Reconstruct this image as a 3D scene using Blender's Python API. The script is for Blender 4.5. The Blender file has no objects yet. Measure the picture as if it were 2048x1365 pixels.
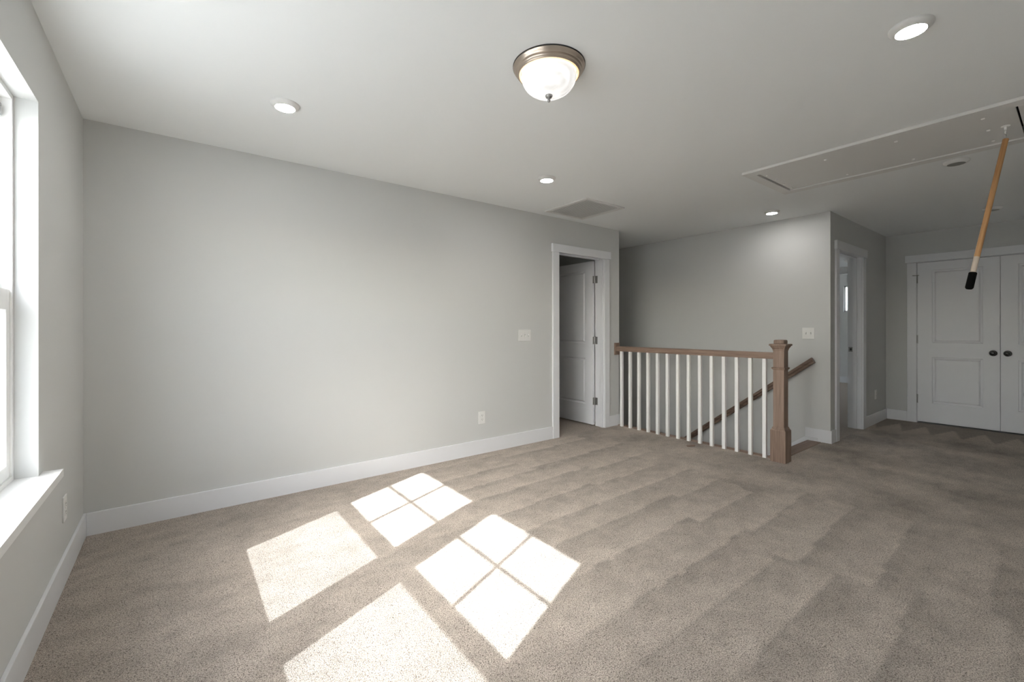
import bpy, bmesh, math, random
import numpy as np
from mathutils import Vector, Matrix

random.seed(7)
rng = np.random.default_rng(7)
S = bpy.context.scene
COL = S.collection
PI = math.pi

# ------------------------------------------------------------------ camera
cam_data = bpy.data.cameras.new('camera')
cam = bpy.data.objects.new('camera', cam_data)
COL.objects.link(cam)
cam.location = (0.431, -3.549, 1.212)
cam.rotation_euler = (math.radians(90), math.radians(0.05), math.radians(-37.5))
cam_data.sensor_fit = 'HORIZONTAL'
cam_data.sensor_width = 36.0
cam_data.lens = 875.2 / 2048 * 36.0
cam_data.shift_y = -25.3 / 2048
cam_data.clip_start = 0.02
S.camera = cam

# ------------------------------------------------------------------ world, sun, exposure
SUN_DIR = Vector((1.0, 0.425, -0.935)).normalized()      # the way the sunlight travels
world = bpy.data.worlds.new('sky')
S.world = world
world.use_nodes = True
wn, wl = world.node_tree.nodes, world.node_tree.links
bg = wn['Background']
sky = wn.new('ShaderNodeTexSky')
sky.sky_type = 'NISHITA'
sky.sun_disc = False
sky.sun_elevation = math.asin(-SUN_DIR.z)
sky.sun_rotation = math.atan2(-SUN_DIR.x, -SUN_DIR.y)
sky.air_density = 1.0
sky.dust_density = 2.5
sky.ozone_density = 0.6
hsv = wn.new('ShaderNodeHueSaturation')
hsv.inputs['Saturation'].default_value = 0.38
wl.new(sky.outputs[0], hsv.inputs['Color'])
wl.new(hsv.outputs[0], bg.inputs['Color'])
bg.inputs['Strength'].default_value = 1.30

sun_data = bpy.data.lights.new('sun', 'SUN')
sun_data.energy = 10.0
sun_data.angle = math.radians(0.45)
sun_data.color = (0.95, 1.0, 1.045)
sun = bpy.data.objects.new('sun', sun_data)
COL.objects.link(sun)
sun.rotation_euler = SUN_DIR.to_track_quat('-Z', 'Y').to_euler()
sun.location = (-6, -4, 6)

S.view_settings.view_transform = 'Standard'
S.view_settings.look = 'None'
S.view_settings.exposure = 0.97
S.view_settings.gamma = 1.0
S.view_settings.use_curve_mapping = False
S.cycles.use_denoising = True
S.cycles.max_bounces = 16
S.cycles.diffuse_bounces = 10
S.cycles.transparent_max_bounces = 16
S.cycles.sample_clamp_indirect = 12.0
S.cycles.caustics_reflective = False
S.cycles.caustics_refractive = False

# ------------------------------------------------------------------ materials
def new_mat(name):
    m = bpy.data.materials.new(name)
    m.use_nodes = True
    n, l = m.node_tree.nodes, m.node_tree.links
    return m, n, l, n['Principled BSDF']

def coords(n, l, scale=(1, 1, 1)):
    tc = n.new('ShaderNodeTexCoord')
    mp = n.new('ShaderNodeMapping')
    mp.inputs['Scale'].default_value = scale
    l.new(tc.outputs['Object'], mp.inputs['Vector'])
    return mp.outputs['Vector']

def add_bump(n, l, b, vec, scale, strength, dist, detail=2.0):
    t = n.new('ShaderNodeTexNoise')
    t.inputs['Scale'].default_value = scale
    t.inputs['Detail'].default_value = detail
    l.new(vec, t.inputs['Vector'])
    bp = n.new('ShaderNodeBump')
    bp.inputs['Strength'].default_value = strength
    bp.inputs['Distance'].default_value = dist
    l.new(t.outputs['Fac'], bp.inputs['Height'])
    l.new(bp.outputs['Normal'], b.inputs['Normal'])
    return t

def plain(name, col, rough=0.5, metal=0.0, bump=None, spec=0.5):
    m, n, l, b = new_mat(name)
    b.inputs['Base Color'].default_value = (*col, 1)
    b.inputs['Roughness'].default_value = rough
    b.inputs['Metallic'].default_value = metal
    b.inputs['Specular IOR Level'].default_value = spec
    v = coords(n, l)
    if bump:
        t = add_bump(n, l, b, v, bump[0], bump[1], bump[2])
    else:
        t = n.new('ShaderNodeTexNoise'); t.inputs['Scale'].default_value = 30
        l.new(v, t.inputs['Vector'])
    mr = n.new('ShaderNodeMapRange')                       # faint uneven sheen
    mr.inputs['To Min'].default_value = max(0.0, rough - 0.04)
    mr.inputs['To Max'].default_value = min(1.0, rough + 0.04)
    l.new(t.outputs['Fac'], mr.inputs['Value'])
    l.new(mr.outputs[0], b.inputs['Roughness'])
    return m

def emitter(name, col, strength):
    m, n, l, b = new_mat(name)
    b.inputs['Base Color'].default_value = (0.8, 0.8, 0.8, 1)
    b.inputs['Roughness'].default_value = 0.4
    b.inputs['Emission Color'].default_value = (*col, 1)
    b.inputs['Emission Strength'].default_value = strength
    return m

def wood(name, dark, light, axis, rough=0.45, freq=1.0):
    m, n, l, b = new_mat(name)
    sc = [38 * freq] * 3
    sc['xyz'.index(axis)] = 1.6 * freq
    v = coords(n, l, sc)
    t = n.new('ShaderNodeTexNoise'); t.inputs['Scale'].default_value = 1.0
    t.inputs['Detail'].default_value = 6; t.inputs['Roughness'].default_value = 0.62
    t.inputs['Distortion'].default_value = 0.6
    l.new(v, t.inputs['Vector'])
    sc2 = [260 * freq] * 3
    sc2['xyz'.index(axis)] = 9 * freq
    t2 = n.new('ShaderNodeTexNoise'); t2.inputs['Scale'].default_value = 1.0
    t2.inputs['Detail'].default_value = 2
    l.new(coords(n, l, sc2), t2.inputs['Vector'])
    ad = n.new('ShaderNodeMath'); ad.operation = 'MULTIPLY_ADD'
    ad.inputs[1].default_value = 0.35
    l.new(t2.outputs['Fac'], ad.inputs[0]); l.new(t.outputs['Fac'], ad.inputs[2])
    r = n.new('ShaderNodeValToRGB')
    r.color_ramp.elements[0].position = 0.45; r.color_ramp.elements[0].color = (*dark, 1)
    r.color_ramp.elements[1].position = 0.88; r.color_ramp.elements[1].color = (*light, 1)
    l.new(ad.outputs[0], r.inputs['Fac'])
    l.new(r.outputs['Color'], b.inputs['Base Color'])
    b.inputs['Roughness'].default_value = rough
    bp = n.new('ShaderNodeBump'); bp.inputs['Strength'].default_value = 0.15
    bp.inputs['Distance'].default_value = 0.001
    l.new(ad.outputs[0], bp.inputs['Height']); l.new(bp.outputs['Normal'], b.inputs['Normal'])
    return m

def see_through(name, tint, gloss, rough=0.02):
    """Thin pane: most light goes straight through, a little is mirrored."""
    m, n, l, b = new_mat(name)
    n.remove(b)
    out = n['Material Output']
    tr = n.new('ShaderNodeBsdfTransparent'); tr.inputs['Color'].default_value = (*tint, 1)
    gl = n.new('ShaderNodeBsdfGlossy'); gl.inputs['Roughness'].default_value = rough
    mx = n.new('ShaderNodeMixShader'); mx.inputs['Fac'].default_value = gloss
    l.new(tr.outputs[0], mx.inputs[1]); l.new(gl.outputs[0], mx.inputs[2])
    l.new(mx.outputs[0], out.inputs['Surface'])
    return m

def carpet(name, with_lay):
    m, n, l, b = new_mat(name)
    v = coords(n, l)
    t = n.new('ShaderNodeTexNoise'); t.inputs['Scale'].default_value = 195
    t.inputs['Detail'].default_value = 4.0; t.inputs['Roughness'].default_value = 0.72
    l.new(v, t.inputs['Vector'])
    vo = n.new('ShaderNodeTexVoronoi'); vo.inputs['Scale'].default_value = 310
    l.new(v, vo.inputs['Vector'])
    # height = clumps of tufts, each a rounded bump
    h = n.new('ShaderNodeMath'); h.operation = 'SUBTRACT'
    l.new(t.outputs['Fac'], h.inputs[0])
    vs = n.new('ShaderNodeMath'); vs.operation = 'MULTIPLY'; vs.inputs[1].default_value = 0.45
    l.new(vo.outputs['Distance'], vs.inputs[0]); l.new(vs.outputs[0], h.inputs[1])
    bp = n.new('ShaderNodeBump'); bp.inputs['Strength'].default_value = 0.85
    bp.inputs['Distance'].default_value = 0.008
    l.new(h.outputs[0], bp.inputs['Height']); l.new(bp.outputs['Normal'], b.inputs['Normal'])
    ramp = n.new('ShaderNodeValToRGB')                     # yarn tones, with the shade in the gaps between tufts painted in
    e = ramp.color_ramp.elements
    e[0].position = 0.06; e[0].color = (0.15, 0.122, 0.099, 1)
    e[1].position = 0.54; e[1].color = (0.83, 0.742, 0.655, 1)
    e2 = ramp.color_ramp.elements.new(0.21); e2.color = (0.41, 0.35, 0.298, 1)
    e3 = ramp.color_ramp.elements.new(0.36); e3.color = (0.60, 0.526, 0.455, 1)
    l.new(h.outputs[0], ramp.inputs['Fac'])
    src = ramp.outputs['Color']
    if with_lay:
        at = n.new('ShaderNodeAttribute'); at.attribute_name = 'pile_lay'
        mr = n.new('ShaderNodeMapRange'); mr.clamp = False
        mr.inputs['From Min'].default_value = 0; mr.inputs['From Max'].default_value = 1
        mr.inputs['To Min'].default_value = 0.70; mr.inputs['To Max'].default_value = 1.30
        l.new(at.outputs['Fac'], mr.inputs['Value'])
        vm = n.new('ShaderNodeVectorMath'); vm.operation = 'SCALE'
        l.new(src, vm.inputs[0]); l.new(mr.outputs[0], vm.inputs['Scale'])
        src = vm.outputs[0]
    l.new(src, b.inputs['Base Color'])
    b.inputs['Roughness'].default_value = 1.0
    b.inputs['Specular IOR Level'].default_value = 0.0
    b.inputs['Sheen Weight'].default_value = 0.15
    b.inputs['Sheen Roughness'].default_value = 0.5
    return m

M_WALL = plain('warm grey wall paint', (0.622, 0.627, 0.618), 0.75, bump=(260, 0.06, 0.002), spec=0.25)
M_CEIL = plain('flat white ceiling paint', (0.865, 0.885, 0.89), 0.9, bump=(200, 0.08, 0.002), spec=0.1)
M_TRIM = plain('white trim paint', (0.79, 0.80, 0.825), 0.35, spec=0.4)
M_DOOR = plain('white door paint', (0.83, 0.84, 0.865), 0.4, spec=0.4)
M_BAL = plain('white baluster paint', (0.93, 0.925, 0.905), 0.35, spec=0.4)
M_VINYL = plain('white window vinyl', (0.86, 0.86, 0.85), 0.35)
M_SILL = plain('white stool paint', (0.80, 0.80, 0.79), 0.35)
M_PLATE = plain('white switch plastic', (0.80, 0.795, 0.775), 0.35)
M_SLOT = plain('dark slot', (0.03, 0.03, 0.03), 0.6)
M_CARPET = carpet('beige carpet', True)
M_CARPET2 = carpet('beige carpet plain', False)
M_SUB = plain('subfloor board', (0.45, 0.36, 0.25), 0.8)
M_OAKZ = wood('stained oak upright', (0.165, 0.103, 0.073), (0.36, 0.255, 0.195), 'z')
M_OAKY = wood('stained oak along', (0.165, 0.103, 0.073), (0.36, 0.255, 0.195), 'y')
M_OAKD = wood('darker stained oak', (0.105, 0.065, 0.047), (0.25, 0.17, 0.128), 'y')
M_OAKX = wood('stained oak across', (0.115, 0.070, 0.050), (0.27, 0.185, 0.14), 'x')
M_POLE = wood('golden pole wood', (0.33, 0.155, 0.055), (0.62, 0.35, 0.155), 'z', 0.35)
M_POLE_RAW = wood('pale bare wood', (0.42, 0.33, 0.26), (0.66, 0.57, 0.48), 'z', 0.6)
M_GRIP = plain('black rubber grip', (0.006, 0.006, 0.006), 0.9, bump=(300, 0.2, 0.001), spec=0.08)
M_NICKEL = plain('dark brushed nickel', (0.40, 0.395, 0.385), 0.45, 1.0)
M_KNOB = plain('dark satin nickel', (0.07, 0.068, 0.066), 0.28, 1.0)
M_PAN = plain('antique brushed nickel', (0.56, 0.475, 0.40), 0.33, 1.0)
M_RING_GLOW = emitter('brass ring painted glow', (1.0, 0.60, 0.24), 0.55)  # ring is no lamp; emission puts the warm lamplight into its colour
M_STEEL = plain('bright zinc screw', (0.72, 0.72, 0.70), 0.3, 1.0)
M_GLASS = see_through('window glass', (0.94, 0.95, 0.945), 0.06)
M_SCREEN = see_through('insect screen mesh', (0.72, 0.72, 0.72), 0.0)
M_LENS_ON = emitter('lit lamp lens', (1.0, 0.975, 0.935), 78.0)
M_LENS_OFF = plain('unlit lamp lens', (0.30, 0.30, 0.28), 0.5)
M_CAN = plain('white lamp trim', (0.74, 0.735, 0.72), 0.5)
M_VENT = plain('white grille enamel', (0.74, 0.735, 0.72), 0.45)
M_DARK = plain('dark cavity', (0.02, 0.02, 0.02), 0.9)
M_DUCT = plain('grey duct', (0.52, 0.52, 0.51), 0.8)
M_GROUND = plain('pale bounce ground', (0.40, 0.40, 0.39), 0.95, bump=(3, 0.5, 0.05))
M_SIDING = plain('pale siding', (0.62, 0.61, 0.58), 0.7)

def bowl_material():
    m, n, l, b = new_mat('alabaster glass')
    v = coords(n, l)
    t = n.new('ShaderNodeTexNoise'); t.inputs['Scale'].default_value = 9
    t.inputs['Detail'].default_value = 5; t.inputs['Distortion'].default_value = 2.2
    l.new(v, t.inputs['Vector'])
    mr = n.new('ShaderNodeMapRange')
    mr.inputs['From Min'].default_value = 0.35; mr.inputs['From Max'].default_value = 0.65
    mr.inputs['To Min'].default_value = 0.25; mr.inputs['To Max'].default_value = 0.47
    l.new(t.outputs['Fac'], mr.inputs['Value'])
    b.inputs['Base Color'].default_value = (0.75, 0.75, 0.74, 1)
    b.inputs['Roughness'].default_value = 0.15
    b.inputs['Emission Color'].default_value = (1.0, 0.985, 0.965, 1)
    l.new(mr.outputs[0], b.inputs['Emission Strength'])
    return m
M_BOWL = bowl_material()

# ------------------------------------------------------------------ mesh helpers
class MB:
    def __init__(self):
        self.v, self.f, self.sm = [], [], []
    def add(self, vs, fs, smooth=False):
        o = len(self.v)
        self.v += [tuple(p) for p in vs]
        self.f += [tuple(i + o for i in q) for q in fs]
        self.sm += [smooth] * len(fs)
        return self
    def box(self, x0, x1, y0, y1, z0, z1):
        x0, x1 = min(x0, x1), max(x0, x1); y0, y1 = min(y0, y1), max(y0, y1); z0, z1 = min(z0, z1), max(z0, z1)
        vs = [(x, y, z) for z in (z0, z1) for y in (y0, y1) for x in (x0, x1)]
        return self.add(vs, [(0, 2, 3, 1), (4, 5, 7, 6), (0, 1, 5, 4), (2, 6, 7, 3), (0, 4, 6, 2), (1, 3, 7, 5)])
    def bbox(self, x0, x1, y0, y1, z0, z1, r=0.003):
        """box with chamfered edges"""
        bm = bmesh.new()
        bmesh.ops.create_cube(bm, size=1.0)
        bm.transform(Matrix.Translation(((x0 + x1) / 2, (y0 + y1) / 2, (z0 + z1) / 2)) @ Matrix.Diagonal((abs(x1 - x0), abs(y1 - y0), abs(z1 - z0), 1)))
        r = min(r, 0.45 * min(abs(x1 - x0), abs(y1 - y0), abs(z1 - z0)))
        bmesh.ops.bevel(bm, geom=bm.edges[:], offset=r, segments=2, affect='EDGES', profile=0.6)
        bm.verts.index_update()
        self.add([v.co[:] for v in bm.verts], [[v.index for v in f.verts] for f in bm.faces])
        bm.free()
        return self
    def prism(self, poly, axis, a0, a1):
        """extrude a 2D polygon along axis; poly in the two other axes (cyclic order kept)"""
        n = len(poly)
        def P(p, a):
            if axis == 'x': return (a, p[0], p[1])
            if axis == 'y': return (p[0], a, p[1])
            return (p[0], p[1], a)
        vs = [P(p, a0) for p in poly] + [P(p, a1) for p in poly]
        fs = [tuple(range(n)), tuple(range(2 * n - 1, n - 1, -1))]
        for i in range(n):
            j = (i + 1) % n
            fs.append((i, i + n, j + n, j))
        return self.add(vs, fs)
    def lathe(self, prof, c=(0, 0, 0), seg=40, axis='z', sign=1, close=True):
        """prof: (r, h) list; revolved about axis through c"""
        vs, fs = [], []
        for r, h in prof:
            for k in range(seg):
                a = 2 * PI * k / seg
                p, q = r * math.cos(a), r * math.sin(a)
                h2 = h * sign
                if axis == 'z': vs.append((c[0] + p, c[1] + q, c[2] + h2))
                elif axis == 'x': vs.append((c[0] + h2, c[1] + p, c[2] + q))
                else: vs.append((c[0] + p, c[1] + h2, c[2] + q))
        for i in range(len(prof) - 1):
            for k in range(seg):
                k2 = (k + 1) % seg
                fs.append((i * seg + k, i * seg + k2, (i + 1) * seg + k2, (i + 1) * seg + k))
        if close:
            fs.append(tuple(range(seg - 1, -1, -1)))
            fs.append(tuple((len(prof) - 1) * seg + k for k in range(seg)))
        return self.add(vs, fs, True)
    def tube(self, pts, r, seg=12, r2=None):
        pts = [Vector(p) for p in pts]
        vs, fs = [], []
        for i, p in enumerate(pts):
            d = (pts[min(i + 1, len(pts) - 1)] - pts[max(i - 1, 0)]).normalized()
            u = d.cross(Vector((0, 0, 1)))
            if u.length < 1e-3: u = d.cross(Vector((1, 0, 0)))
            u.normalize(); w = d.cross(u)
            rr = r if r2 is None else r + (r2 - r) * i / (len(pts) - 1)
            for k in range(seg):
                a = 2 * PI * k / seg
                vs.append(p + rr * (u * math.cos(a) + w * math.sin(a)))
        for i in range(len(pts) - 1):
            for k in range(seg):
                k2 = (k + 1) % seg
                fs.append((i * seg + k, i * seg + k2, (i + 1) * seg + k2, (i + 1) * seg + k))
        fs.append(tuple(range(seg - 1, -1, -1)))
        fs.append(tuple((len(pts) - 1) * seg + k for k in range(seg)))
        return self.add(vs, fs, True)
    def sq_rings(self, rings, c=(0, 0)):
        """stack of squares: (half_x, half_y, z)"""
        vs, fs = [], []
        for hx, hy, z in rings:
            vs += [(c[0] - hx, c[1] - hy, z), (c[0] + hx, c[1] - hy, z), (c[0] + hx, c[1] + hy, z), (c[0] - hx, c[1] + hy, z)]
        fs.append((3, 2, 1, 0))
        for i in range(len(rings) - 1):
            for k in range(4):
                k2 = (k + 1) % 4
                fs.append((4 * i + k, 4 * i + k2, 4 * i + 4 + k2, 4 * i + 4 + k))
        n = 4 * (len(rings) - 1)
        fs.append((n, n + 1, n + 2, n + 3))
        return self.add(vs, fs)
    def build(self, name, mat, parent=None, auto=None):
        me = bpy.data.meshes.new(name)
        V = np.array(self.v, dtype=float)
        if parent is None:
            lo, hi = V.min(0), V.max(0)
            org = Vector(((lo[0] + hi[0]) / 2, (lo[1] + hi[1]) / 2, lo[2]))
        else:
            org = world_org(parent)
        me.from_pydata([tuple(p) for p in V - np.array(org)], [], self.f)
        me.polygons.foreach_set('use_smooth', self.sm)
        me.materials.append(mat)
        bm = bmesh.new(); bm.from_mesh(me)
        bmesh.ops.recalc_face_normals(bm, faces=bm.faces[:])
        for e in bm.edges:
            if len(e.link_faces) == 2 and e.calc_face_angle(0) > math.radians(38):
                e.smooth = False
        bm.to_mesh(me); bm.free()
        o = bpy.data.objects.new(name, me)
        COL.objects.link(o)
        if parent is None: o.location = org
        else: o.parent = parent
        return o

def world_org(o):
    p = Vector((0, 0, 0))
    while o is not None:
        p += o.location; o = o.parent
    return p

def tag(o, label=None, cat=None, group=None, kind=None):
    if label: o['label'] = label
    if cat: o['category'] = cat
    if group: o['group'] = group
    if kind: o['kind'] = kind
    return o

def thing(name, label, cat, loc, group=None):
    o = bpy.data.objects.new(name, None)
    o.empty_display_size = 0.1
    COL.objects.link(o)
    o.location = loc
    return tag(o, label, cat, group)

def struct(o, label, cat):
    return tag(o, label, cat, kind='structure')

def struct_empty(name, label, cat, loc):
    o = thing(name, label, cat, loc)
    o['kind'] = 'structure'
    return o

def copy_tree(o, parent=None):
    c = o.copy(); COL.objects.link(c)
    if parent is not None: c.parent = parent
    for ch in list(o.children): copy_tree(ch, c)
    return c

# ------------------------------------------------------------------ plan of the place (metres)
H = 2.44
XA = 4.853            # end of the long wall
XB = 5.872            # stairwell wall
YB = -1.942           # hall wall
XC = 7.995            # closet wall
YF = -4.06            # wall behind the camera
XF = 12.2             # far wall of the room beyond the hall
LOW = -2.75           # storey below
TA = 0.135            # thickness of the long wall

# ---- floor with vacuum-brushed pile
def smooth_noise(x, y, cell, seed):
    g = np.random.default_rng(seed).random((128, 128))
    u, v = x / cell + 40, y / cell + 40
    i, j = np.floor(u).astype(int), np.floor(v).astype(int)
    a, b = u - i, v - j
    a, b = a * a * (3 - 2 * a), b * b * (3 - 2 * b)
    i %= 127; j %= 127
    return (g[i, j] * (1 - a) + g[i + 1, j] * a) * (1 - b) + (g[i, j + 1] * (1 - a) + g[i + 1, j + 1] * a) * b

def saw(u, edges):
    """dark just past each vacuum line, lighter towards the next one"""
    E = np.array(edges[::-1])
    k = np.clip(np.searchsorted(E, u, side='right'), 1, len(E) - 1)
    t = (E[k] - u) / (E[k] - E[k - 1])
    return -0.8 + 1.6 * np.clip(t, 0, 1) ** 0.8, k

def pile_lay(x, y):
    wob = 0.035 * (smooth_noise(x, y, 0.9, 1) - 0.5) + 0.012 * (smooth_noise(x, y, 0.09, 2) - 0.5)
    u1 = y - 0.04 * (x - 2.2) + wob
    s1, k1 = saw(u1, [0.3, -0.17, -0.47, -0.72, -0.95, -1.25, -1.52, -1.76, -2.04, -2.34, -2.57, -2.82, -3.12, -3.42, -3.75, -4.2])
    u2 = y - 0.03 * (x - 3.3) + wob
    s2, k2 = saw(u2, [0.3, -0.25, -0.62, -0.98, -1.25, -1.5, -1.78, -2.07, -2.34, -2.63, -2.93, -3.3, -3.7, -4.2])
    xb1 = 2.98 + 0.7 * (np.sin(k1 * 12.9) * 43.7 % 1.0 - 0.5) + 0.14 * (smooth_noise(x, y, 0.12, 4) - 0.5)
    xb2 = 4.05 + 0.5 * (np.sin(k2 * 7.7) * 23.1 % 1.0 - 0.5) + 0.16 * (smooth_noise(x, y, 0.12, 5) - 0.5)
    blot = (smooth_noise(x, y * 1.6, 0.36, 6) - 0.5) * 0.6 + (smooth_noise(x, y * 2.0, 0.15, 7) - 0.5) * 0.8 + (smooth_noise(x, y * 1.5, 0.06, 8) - 0.5) * 1.1
    # zone 3: short strokes across the hall
    u3 = x + 0.12 * (smooth_noise(x, y, 0.4, 9) - 0.5)
    s3 = (np.sin(u3 * 2 * PI / 0.55 + 6.0 * smooth_noise(x, y, 0.5, 10)) * 0.4 + 2.2 * (smooth_noise(x, y, 0.28, 11) - 0.5)) * 0.8 - 0.1
    amp1 = np.clip((x - 1.2) / 1.0, 0.18, 1.0) * np.clip((-y + 0.1) / 0.5, 0.35, 1)
    v = np.where(x < xb1, s1 * amp1, np.where(x < xb2, s2 * 0.95 + 0.1, s3))
    v = 0.85 * v + 0.8 * blot
    # rows of pale triangles left by the last strokes before the closet
    tri = np.abs(((y + 2.14) / 0.245 + 0.5) % 1.0 - 0.5) * 2
    inside = x < 7.72 - 0.55 * tri
    z4 = np.where(inside, 0.95, -0.8)
    w4 = np.clip((x - 7.02) / 0.3, 0, 1)
    v = v * (1 - w4) + (z4 + 0.35 * blot) * w4
    return np.clip(0.5 + 0.42 * v, -0.1, 1.1)

def build_floor():
    step = 0.02
    xs = np.unique(np.round(np.concatenate([np.arange(0, XC + 0.005, step), [4.815, XC]]), 4))
    ys = np.unique(np.round(np.concatenate([np.arange(YF, 0.001, step), [-1.87, 0.0]]), 4))
    X, Y = np.meshgrid(xs, ys, indexing='ij')
    ny = len(ys)
    Z = np.zeros_like(X)
    P = np.stack([X, Y, Z], -1).reshape(-1, 3)
    cx, cy = (xs[:-1] + xs[1:]) / 2, (ys[:-1] + ys[1:]) / 2
    CX, CY = np.meshgrid(cx, cy, indexing='ij')
    keep = ~((CX > 4.815) & (CX < XB) & (CY > -1.87)) & ~((CX > XB) & (CY > YB))
    I, J = np.nonzero(keep)
    q = np.stack([I * ny + J, (I + 1) * ny + J, (I + 1) * ny + J + 1, I * ny + J + 1], 1)
    me = bpy.data.meshes.new('floor')
    me.from_pydata(P.tolist(), [], q.tolist())
    at = me.attributes.new('pile_lay', 'FLOAT', 'POINT')
    at.data.foreach_set('value', pile_lay(P[:, 0], P[:, 1]).astype(np.float32))
    me.materials.append(M_CARPET)
    bm = bmesh.new(); bm.from_mesh(me)
    bmesh.ops.delete(bm, geom=[v for v in bm.verts if not v.link_faces], context='VERTS')
    bm.to_mesh(me); bm.free()
    o = bpy.data.objects.new('floor', me)
    COL.objects.link(o)
    struct(o, 'beige cut pile carpet with vacuum marks covering the loft floor', 'carpet')
    sub = MB()
    sub.box(0, 4.83, YF, 0, -0.28, -0.012)
    sub.box(4.83, XC, YF, -1.86, -0.28, -0.012)
    sub.build('subfloor', M_SUB, o)
    return o
floor = build_floor()

fl = MB()
fl.box(3.0, 4.738, 0.0, 2.2, -0.02, -0.0005)
o = fl.build('floor_closet_room', M_CARPET2); struct(o, 'carpet inside the dark room behind the open door', 'carpet')
fl = MB()
fl.box(XB + 0.115, XF, YB + 0.001, 3.0, -0.02, -0.0005)
o = fl.build('floor_far_room', M_CARPET2); struct(o, 'carpet of the room seen through the hall doorway', 'carpet')
fl = MB(); fl.box(XA - 0.2, XB + 0.2, -2.0, 3.6, LOW - 0.1, LOW)
o = fl.build('floor_lower', M_CARPET2); struct(o, 'floor of the storey at the foot of the stairs', 'floor')

# ---- ceiling with the attic opening
HX0, HX1, HY0, HY1 = 4.073, 4.718, -3.336, -1.984
c = MB()
T = 2.56
c.box(-0.16, HX0, YF - 0.12, 3.7, H, T)
c.box(HX1, XF + 0.12, YF - 0.12, 3.7, H, T)
c.box(HX0, HX1, YF - 0.12, HY0, H, T)
c.box(HX0, HX1, HY1, 3.7, H, T)
c.box(HX0 - 0.02, HX1 + 0.02, HY0 - 0.02, HY1 + 0.02, T, T + 0.02)
ceiling = c.build('ceiling', M_CEIL); struct(ceiling, 'flat pale ceiling over the whole loft', 'ceiling')

# ---- walls
WY0, WY1 = -2.985, -1.043          # window opening
WZ0, WZ1 = 0.60, 2.107
w = MB()
w.box(-0.16, 0, YF - 0.12, 3.7, LOW, WZ0)
w.box(-0.16, 0, YF - 0.12, 3.7, WZ1, H)
w.box(-0.16, 0, WY1, 3.7, WZ0, WZ1)
w.box(-0.16, 0, YF - 0.12, WY0, WZ0, WZ1)
wall_left = w.build('wall_left', M_WALL); struct(wall_left, 'warm grey wall with the sunlit windows', 'wall')

DA0, DA1, DZ = 3.79, 4.585, 2.075
w = MB()
w.box(0, DA0, 0, TA, -0.3, H)
w.box(DA1, XA, 0, TA, -0.3, H)
w.box(DA0, DA1, 0, TA, DZ, H)
wall_back = w.build('wall_back', M_WALL); struct(wall_back, 'long blank warm grey wall running to the open door', 'wall')

w = MB()
w.box(XA - 0.115, XA, TA, 3.6, LOW, H)
w.box(XA - 0.115, XA, -1.80, TA, LOW, -0.03)
w.build('wall_stair_side', M_WALL)
struct(bpy.data.objects['wall_stair_side'], 'grey wall on the railing side of the stairwell', 'wall')
w = MB(); w.box(XA - 0.115, XB + 0.115, 3.6, 3.7, LOW, H)
o = w.build('wall_stair_end', M_WALL); struct(o, 'grey wall at the far end of the stairwell', 'wall')
w = MB(); w.box(XA - 0.115, XB + 0.115, -2.0, -1.84, LOW, -0.29)
o = w.build('wall_stair_front', M_WALL); struct(o, 'wall under the top stair', 'wall')

HO0, HO1 = 6.085, 6.955            # hall door rough opening
w = MB()
w.box(XB, XB + 0.115, YB, 3.6, LOW, H)
wall_stairwell = w.build('wall_stairwell', M_WALL); struct(wall_stairwell, 'grey wall behind the railing carrying the sloping handrail', 'wall')
w = MB()
w.box(XB + 0.115, HO0, YB, YB + 0.135, -0.3, H)
w.box(HO1, XC, YB, YB + 0.135, -0.3, H)
w.box(HO0, HO1, YB, YB + 0.135, DZ, H)
wall_hall = w.build('wall_hall', M_WALL); struct(wall_hall, 'shaded grey hall wall with the open doorway', 'wall')

CY0, CY1 = -3.70, -2.245           # closet opening
w = MB()
w.box(XC, XC + 0.115, CY1, YB + 0.135, -0.3, H)
w.box(XC, XC + 0.115, YF - 0.12, CY0, -0.3, H)
w.box(XC, XC + 0.115, CY0, CY1, 2.065, H)
wall_right = w.build('wall_right', M_WALL); struct(wall_right, 'grey end wall around the double closet doors', 'wall')
w = MB()
w.box(XC + 0.115, XC + 0.6, YF - 0.1, YF, 0, H); w.box(XC + 0.115, XC + 0.6, YB, YB + 0.1, 0, H)
w.box(XC + 0.55, XC + 0.6, YF, YB, 0, H); w.box(XC + 0.0, XC + 0.6, YF, YB, -0.05, -0.002)
o = w.build('wall_closet_inside', M_WALL); struct(o, 'inside of the closet behind the shut double doors', 'wall')
w = MB(); w.box(-0.16, XC + 0.7, YF - 0.12, YF, -0.3, H)
o = w.build('wall_front', M_WALL); struct(o, 'grey wall opposite the long blank wall', 'wall')
# small room behind the open door
w = MB()
w.box(2.9, 3.0, TA, 2.2, -0.1, H); w.box(2.9, XA - 0.115, 2.2, 2.3, -0.1, H)
o = w.build('wall_closet_room', M_WALL); struct(o, 'walls of the dark room behind the open door', 'wall')
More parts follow.
